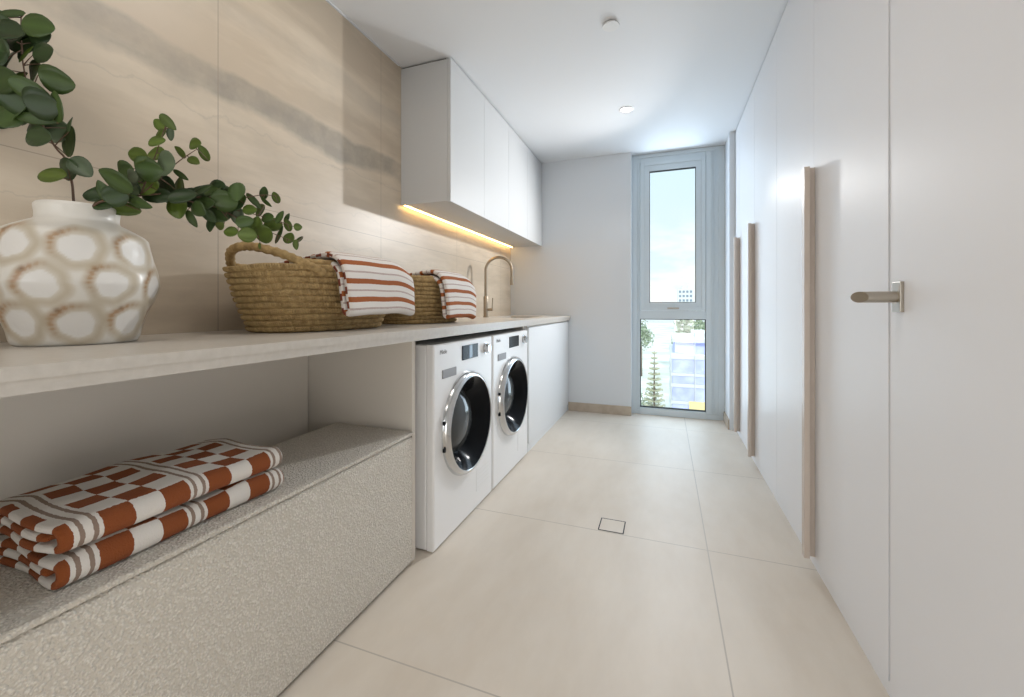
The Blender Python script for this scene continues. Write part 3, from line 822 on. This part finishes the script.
th0 = math.atan2(-VY, -VX)
rows_ = [(0.212, 0.122, 0.0), (0.131, 0.132, 0.5), (0.050, 0.110, 0.0)]
rr_ = random.Random(4)
spots = []
for zc_, rad, ofs in rows_:
    for k in range(8):
        spots.append((zc_ + rr_.uniform(-.004, .004), th0 + (k + ofs) * 2 * math.pi / 8 - 0.01, rad, rr_.uniform(0.5, 1.0), rr_.uniform(0, 6.28)))
def mixc(a, b_, f): return tuple(x + (y - x) * f for x, y in zip(a, b_))
def sm(x, a, b_):
    t = min(1, max(0, (x - a) / (b_ - a))); return t * t * (3 - 2 * t)
for ri, ring in enumerate(rings):
    r_, h_ = fine[ri]
    for i, v in enumerate(ring):
        th = 2 * math.pi * i / NS
        c = (0.77, 0.745, 0.69)
        outer = ri < len(fine) * 0.62 and 0.002 < h_ < 0.268
        if outer:
            for zc_, tc_, rad, br, ph in spots:
                dt = (th - tc_ + math.pi) % (2 * math.pi) - math.pi
                du = dt * rad; dv = h_ - zc_
                if abs(du) > 0.08 or abs(dv) > 0.06: continue
                a = math.atan2(dv, du); wob = 1 + 0.05 * math.sin(3 * a + ph) + 0.03 * math.sin(7 * a + 2 * ph)
                rho = math.hypot(du / 0.050, dv / 0.053) * wob
                f = 1 - sm(rho, 0.90, 1.04)
                if f <= 0: continue
                inn = 1 - sm(math.hypot((du + 0.001) / 0.027, (dv + 0.001) / 0.028) * wob, 0.92, 1.06)
                left = max(0, math.cos(a - 2.6)) ** 2 * br
                edge_ = math.exp(-((rho - 0.74) / 0.13) ** 2)
                ringc = mixc((0.52, 0.445, 0.325), (0.36, 0.165, 0.032), min(1, 2.3 * left * edge_ * (0.65 + 0.35 * math.sin(23 * a + ph * 3))))
                c = mixc(c, ringc, f * (0.42 + 0.40 * edge_))
                c = mixc(c, (0.81, 0.795, 0.765), inn)
                if zc_ == 0.127 or True:
                    sp = math.exp(-(((du + 0.026) / 0.005) ** 2 + ((dv - 0.030) / 0.005) ** 2)) * br
                    c = mixc(c, (0.16, 0.09, 0.04), 0.75 * sp)
                d_ = 0.0035 * (1 - sm(rho, 0.3, 1.0))
                v.co.x -= math.cos(th) * d_; v.co.y -= math.sin(th) * d_
        v[cl] = (*c, 1)
me_old = t_.data
bmesh.ops.recalc_face_normals(bm, faces=bm.faces); bmesh.ops.translate(bm, vec=-Vector((VX, VY, ZT)), verts=bm.verts)
bm.to_mesh(me_old); bm.free()
for p in me_old.polygons: p.use_smooth = True
me_old.set_sharp_from_angle(angle=R(60))

# ------------------------------------------------------------------ eucalyptus branches
CR = Vector((math.cos(YAW), math.sin(YAW), 0)); CF = Vector((-math.sin(YAW), math.cos(YAW), 0)); CU = Vector((0, 0, 1))
def P3(u, v, d):
    return Vector((0, 0, CAM_H)) + CF * d + CR * (d * (u - U0) / F_PX) - CU * (d * (v - V0) / F_PX)
def branch(label, stems, leaves, depth, seed, grow):
    rr_ = random.Random(seed)
    base = P3(stems[0][0][0], stems[0][0][1], stems[0][0][2] + 0.035)
    t_ = thing('eucalyptus_branch', label, 'branch', base, 'eucalyptus branches in the vase')
    bm = bmesh.new(); allp = []
    for st in stems:
        pts = smooth_path([P3(p[0], p[1], p[2] + 0.035) for p in st], 8); r0, r1 = st[0][3], st[-1][3]
        tube(bm, pts, [r0 + (r1 - r0) * i / (len(pts) - 1) for i in range(len(pts))], 8); allp += pts
    lb = bmesh.new(); tl = lb.verts.layers.float_color.new('tint'); pet = bm
    for (u, v, a, b_, ang, *tone) in leaves:
        d = depth(u, v) + 0.035 + rr_.uniform(-0.045, 0.030)
        c = P3(u, v, d); mpx = d / F_PX
        L, Wd = a * mpx * grow, b_ * mpx * grow
        rt = R(ang); ax = CR * math.cos(rt) + CU * math.sin(rt); side = -CR * math.sin(rt) + CU * math.cos(rt)
        tw = R(rr_.uniform(-28, 28)); ti = R(rr_.uniform(-24, 24))
        side2 = side * math.cos(tw) + CF * math.sin(tw); ax2 = ax * math.cos(ti) + CF * math.sin(ti)
        nn_ = ax2.cross(side2).normalized()
        L /= max(0.8, math.cos(ti)); Wd /= max(0.8, math.cos(tw))
        tone = tone[0] if tone else 0
        g_ = rr_.uniform(0.75, 1.25)
        col = {0: (0.042 * g_, 0.076 * g_, 0.016 * g_), 1: (0.075 * g_, 0.115 * g_, 0.015 * g_), 2: (0.095 * g_, 0.130 * g_, 0.075 * g_), 3: (0.030 * g_, 0.056 * g_, 0.018 * g_)}[tone]
        # nearest stem point gives the base end of the leaf
        near = min(allp, key=lambda q: (q - c).length)
        if (near - (c - ax2 * L)).length > (near - (c + ax2 * L)).length: ax2 = -ax2; side2 = -side2
        pt = 0.62 if max(a, b_) > 1.7 * min(a, b_) else 0.35
        prof_ = [(-1, 0.0), (-0.93, 0.38), (-0.75, 0.70), (-0.45, 0.93), (-0.1, 1.0), (0.25, 0.94), (0.55, 0.78 - 0.12 * pt), (0.8, 0.55 - 0.2 * pt), (0.95, 0.25 - 0.12 * pt), (1, 0.0)]
        rows2 = []
        cup = rr_.uniform(0.05, 0.22); bend = rr_.uniform(-0.15, 0.2)
        for (tt, w_) in prof_:
            row = []
            for s2 in (-1, -0.5, 0, 0.5, 1):
                q = c + ax2 * (L * tt) + side2 * (Wd * w_ * s2) + nn_ * (Wd * cup * (w_ * s2) ** 2 * 1.2 + L * bend * tt * tt * 0.5)
                if s2 == 0: q -= nn_ * Wd * 0.03
                vv = lb.verts.new(q)
                kk = 1.0 + (0.30 if s2 == 0 else 0.0)
                vv[tl] = (col[0] * kk, col[1] * kk, col[2] * kk, 1); row.append(vv)
            rows2.append(row)
        for A, Bq in zip(rows2, rows2[1:]):
            for i in range(4): lb.faces.new((A[i], A[i + 1], Bq[i + 1], Bq[i]))
        tip = c - ax2 * L + nn_ * (L * bend * 0.5)
        if (near - tip).length > 0.002:
            tube(bm, [near, (near + tip) / 2 + CU * 0.001, tip], [0.0013, 0.0011, 0.0008], 6, cap=False)
    bmesh.ops.remove_doubles(lb, verts=lb.verts, dist=1e-6)
    lob = obj('leaves', lb, 'leaf', t_, True)
    so = lob.modifiers.new('thickness', 'SOLIDIFY'); so.thickness = 0.0007
    obj('stem', bm, 'stem', t_, True)
    return t_
l1 = [(11,14,10,4,20,0),(38,26,14,11,-5,0),(9,32,13,11,-10,3),(24,32,12,10,-20,0),(45,53,18,8,-6,3),(26,54,10,2.2,48,1),(9,60,12,13,80,3),(57,80,14,11,-12,0),(36,74,12,12,30,0),(18,77,15,3,2,1),(30,90,15,9,-25,0),(42,104,13,13,0,3),(57,107,13,9,80,0),(15,100,14,12,-30,3),(9,118,11,13,60,0),(36,119,16,5,-4,0),(39,137,16,10,-12,3),(56,132,12,11,20,2),(72,142,14,10,70,0),(70,124,8,4.5,100,3),(54,176,17,8,-8,1),(69,169,11,10,10,3),(81,167,12,8,-45,2),(4,80,14,12,10,0),(-6,50,15,13,20,0),(-8,95,16,12,-10,3),(-18,70,16,14,0,0),(22,112,11,10,15,0),(-10,20,13,11,15,3),(-22,110,15,12,10,0)]
_r = random.Random(31)
l1 += [(_r.uniform(-26, 40), _r.uniform(22, 126), _r.uniform(10, 14), _r.uniform(9, 12), _r.uniform(-80, 80), 3) for _ in range(22)]
branch('upright eucalyptus branch with large dark leaves at left in the vase', [
    [(80, 262, 0.95, 0.0030), (74, 205, 0.94, 0.0028), (72, 183, 0.93, 0.0026), (66, 160, 0.925, 0.0024), (56, 148, 0.92, 0.0022), (44, 128, 0.915, 0.0020), (30, 95, 0.91, 0.0018), (22, 55, 0.905, 0.0016), (21, 12, 0.90, 0.0012)],
    [(30, 95, 0.91, 0.0015), (10, 80, 0.90, 0.0013), (-14, 62, 0.89, 0.001)]],
    l1, lambda u, v: 0.93 - 0.03 * (205 - v) / 200, 11, 1.09)
l2 = [(96,195,9,8,0,3),(105,192,11,5,110,0),(117,180,16,9,-32,0),(116,196,10,9,20,3),(118,208,19,6.5,-6,1),(139,202,14,5,-22,0),(126,171,9,9,10,0),(134,177,7,7,0,2),(138,155,11,7,-12,1),(149,169,11,11,0,0),(147,187,10,9,-20,1),(168,164,13,12,-10,2),(156,155,8,8,0,1),(165,186,12,10,-18,3),(181,187,9,7.5,85,1),(178,208,11,8,-70,1),(157,142,7,6,20,1),(161,135,7,5,60,1),(160,125,7,5,-45,1),(168,122,8.5,4.5,-50,1),(171,134,6,4,80,2),(181,152,8,3.6,-42,1),(195,144,7,6,0,1),(204,153,8,4.5,-62,1),(194,161,8.5,4,-28,1),(181,175,8,2.6,-36,0),(202,191,12,5,22,3),(217,187,9,7,10,3),(204,205,10,8,15,0),(192,219,8,4,-70,0),(211,224,8,4,-82,3),(237,192,10,7,-75,0),(225,201,10,9.5,0,0),(220,224,6,5.5,0,1),(231,232,6.5,5,0,1),(238,215,9,6,80,2),(241,201,7,4,70,0),(250,210,6,5,0,1),(261,211,7,6,40,1),(247,235,8,7,0,1),(264,234,8.5,8,20,1),(257,224,7,5,80,1),(273,225,7.5,6.5,10,1),(254,201,8,2.8,-55,0),(264,193,6,4,80,0),(276,197.5,5.5,3.4,-70,1),(266,202,6.5,2,-42,0),(280,217,7,3.2,48,0),(288,225,6.5,3.6,-68,1),(298,227,4,3.5,0,1),(289,238,5.5,4,70,1),(280,235,9,2.8,72,0),(296,245,5.5,2.6,-70,1),(299,240,5,2,35,0),(260,246,3.2,1.8,80,1),(287,218,5,2,55,0),(213,202,11,8,-10,3),(226,213,10,8,30,3),(235,204,9,8,0,3),(216,213,11,7,-30,0),(245,222,8,6,20,0),(128,190,12,9,-20,3),(140,178,11,9,15,3),(155,178,11,10,40,3),(158,196,12,8,-10,3),(170,196,11,7,-25,0),(106,204,10,7,10,3),(190,203,9,5,-10,3),(253,228,8,6,-30,0),(268,218,6,5,10,0),(183,197,11,8,15,3),(196,197,11,8,-20,3),(207,193,11,7,-10,3),(212,191,10,7,25,0),(228,194,10,6,10,3),(199,209,9,7,-40,0),(222,191,9,6,-20,3),(209,214,8,6,-60,3)]
dep2 = lambda u, v: 0.90 + 0.24 * max(0, u - 95) / 205
branch('drooping eucalyptus branch with small leaves reaching right over the basket', [
    [(88, 250, 0.94, 0.0032), (92, 208, 0.905, 0.0030), (120, 199, 0.925, 0.0028), (160, 194, 0.97, 0.0025), (200, 197, 1.02, 0.0021), (240, 198, 1.06, 0.0016), (262, 195, 1.09, 0.0012), (279, 196, 1.11, 0.0008)],
    [(170, 196, 0.985, 0.0020), (205, 205, 1.02, 0.0018), (245, 212, 1.07, 0.0014), (278, 221, 1.11, 0.0010), (298, 228, 1.13, 0.0007)],
    [(215, 206, 1.035, 0.0016), (245, 222, 1.07, 0.0013), (272, 233, 1.10, 0.0010), (297, 243, 1.13, 0.0007)],
    [(140, 196, 0.945, 0.0020), (160, 178, 0.97, 0.0016), (178, 162, 0.985, 0.0013), (197, 149, 1.0, 0.0008)],
    [(140, 196, 0.945, 0.0018), (152, 165, 0.96, 0.0014), (160, 142, 0.965, 0.0010), (166, 124, 0.97, 0.0007)],
    [(262, 218, 1.09, 0.0009), (258, 232, 1.085, 0.0007), (260, 244, 1.085, 0.0005)]],
    l2, dep2, 23, 1.08)

# ------------------------------------------------------------------ outside
struct('ground', B(-160, 160, 12, 420, -14.5, -14.0), 'ground', label='pale streets and lawns far below the window', cat='ground')
t_ = thing('building', 'mid-rise block wrapped in blue scaffold netting outside the window', 'building', (6, 54, -14))
bm = bmesh.new(); box(bm, 0.9, 13.0, 48.6, 62, -14, -4.2); obj('wall', bm, 'concrete', t_)
for k, (z0, z1) in enumerate(((-4.55, -4.15), (-6.35, -6.05), (-7.55, -7.15), (-9.35, -9.0), (-11.6, -11.3))):
    obj('floor_slab', B(0.55, 13.3, 47.9, 62.2, z0, z1), 'concrete', t_)
tops = (-4.55, -6.35, -7.55, -9.35, -11.6)
for i, (zt_, zb_) in enumerate(((-4.55, -6.05), (-6.35, -7.15), (-7.55, -9.0), (-9.35, -11.3), (-11.6, -13.9))):
    for x0, x1 in ((0.75, 2.9), (3.0, 5.2), (5.3, 7.8), (7.9, 10.4), (10.5, 13.0)):
        if i == 3 and x0 == 3.0: continue
        obj('netting', B(x0, x1, 47.95, 48.02, zb_ + 0.02, zt_ - 0.02), 'net_blue', t_)
sub_label(obj('yellow_hoarding', B(2.4, 5.2, 47.80, 47.88, -10.2, -8.95), 'yellow', t_), 'yellow hoarding panel')
bm = bmesh.new(); box(bm, 1.0, 13, 50, 60, -4.15, -2.9); obj('roof_storey', bm, 'net_blue', t_)
bm = bmesh.new(); box(bm, 0.8, 13.2, 49.6, 60.4, -2.9, -2.5); box(bm, 3.2, 13, 52, 60, -2.5, -2.0); obj('roof', bm, 'concrete', t_)
bm = bmesh.new()
for x in (0.6, 2.95, 5.25, 7.85):
    tube(bm, [(x, 47.85, -14), (x, 47.85, -2.2)], 0.05, 6)
obj('scaffold_pole', bm, 'concrete', t_)
def tower(x0, x1, y0, y1, h, label, fl):
    t_ = thing('tower_block', label, 'building', ((x0 + x1) / 2, (y0 + y1) / 2, -14))
    bm = bmesh.new(); box(bm, x0, x1, y0, y1, -14, h)
    box(bm, x0 + (x1 - x0) * .25, x0 + (x1 - x0) * .7, y0 + 1, y1 - 1, h, h + 2.2); obj('wall', bm, 'concrete', t_)
    for k in range(fl):
        zz_ = h - 2.6 - k * 2.9
        for j in range(4):
            xx = x0 + (x1 - x0) * (0.08 + 0.235 * j); obj('window', B(xx, xx + (x1 - x0) * 0.14, y0 - 0.08, y0 + 0.1, zz_, zz_ + 1.5), 'tower_glass', t_)
tower(8.0, 17.5, 300, 312, 13.0, 'distant white tower block seen through the upper pane', 9)
def leafy(x, y, z0, h, r, label, seed, n=900, m_='tree'):
    rr_ = random.Random(seed)
    t_ = thing('garden_tree', label, 'tree', (x, y, z0), 'trees outside the window')
    bm = bmesh.new(); tube(bm, [(x, y, z0), (x + .1, y, z0 + h * .4), (x, y + .1, z0 + h * .75)], [h * .03, h * .022, h * .01], 8); obj('trunk', bm, 'bark', t_, True)
    bm = bmesh.new()
    blobs = [(Vector((rr_.gauss(0, .42) * r, rr_.gauss(0, .42) * r, h * .68 + rr_.gauss(0, .16) * h)), rr_.uniform(.35, .6) * r) for _ in range(12)]
    for _ in range(n):
        c, q = rr_.choice(blobs); dv = Vector((rr_.gauss(0, 1), rr_.gauss(0, 1), rr_.gauss(0, 1))).normalized()
        p = Vector((x, y, z0)) + c + dv * q * rr_.uniform(.75, 1.05); s2 = r * rr_.uniform(.07, .13)
        u_ = Vector((rr_.gauss(0, 1), rr_.gauss(0, 1), rr_.gauss(0, 1))).normalized(); w_ = dv.cross(u_).normalized(); u_ = w_.cross(dv + u_ * .4).normalized()
        f = [bm.verts.new(p + u_ * s2), bm.verts.new(p + w_ * s2 * .6), bm.verts.new(p - u_ * s2), bm.verts.new(p - w_ * s2 * .6)]
        bm.faces.new(f)
    obj('crown', bm, m_, t_)
leafy(-3.35, 60, -14, 3.4, 1.7, 'low bushy tree at the lower left of the window', 2, 500)
leafy(-5.0, 95, -14, 12.6, 3.0, 'round tree behind the pine left of the netted block', 3)
leafy(5.5, 110, -14, 13.4, 5.0, 'wide dark tree rising behind the middle of the netted block', 4)
leafy(13.5, 118, -14, 13.8, 5.0, 'wide dark tree at the right edge behind the netted block', 5)
# norfolk pine
px, py, pz, ph_ = -1.05, 46.0, -14.0, 10.4
t_ = thing('pine_tree', 'slender pine with tiered branches left of the netted block', 'tree', (px, py, pz))
bm = bmesh.new(); tube(bm, [(px, py, pz), (px, py, pz + ph_)], [0.16, 0.03], 8); obj('trunk', bm, 'bark', t_, True)
bm = bmesh.new(); rr_ = random.Random(3)
for k in range(15):
    zz_ = pz + ph_ * (0.22 + 0.76 * k / 14); ln_ = 1.35 * (1 - k / 15.5) + 0.12
    for j in range(7):
        a = 6.283 * j / 7 + k * .5; dx, dy = math.cos(a), math.sin(a)
        tube(bm, [(px, py, zz_), (px + dx * ln_ * .6, py + dy * ln_ * .6, zz_ + .10 * ln_), (px + dx * ln_, py + dy * ln_, zz_ + .34 * ln_)], [.05, .09, .03], 6)
        for q in range(4):
            f = .35 + .2 * q; s3 = .20 * ln_ + .05
            bx, by, bz = px + dx * ln_ * f, py + dy * ln_ * f, zz_ + .15 * ln_ * f
            tube(bm, [(bx, by, bz), (bx - dy * s3, by + dx * s3, bz + .1 * ln_)], [.05, .02], 5); tube(bm, [(bx, by, bz), (bx + dy * s3, by - dx * s3, bz + .1 * ln_)], [.05, .02], 5)
obj('needles', bm, 'pine', t_, True)
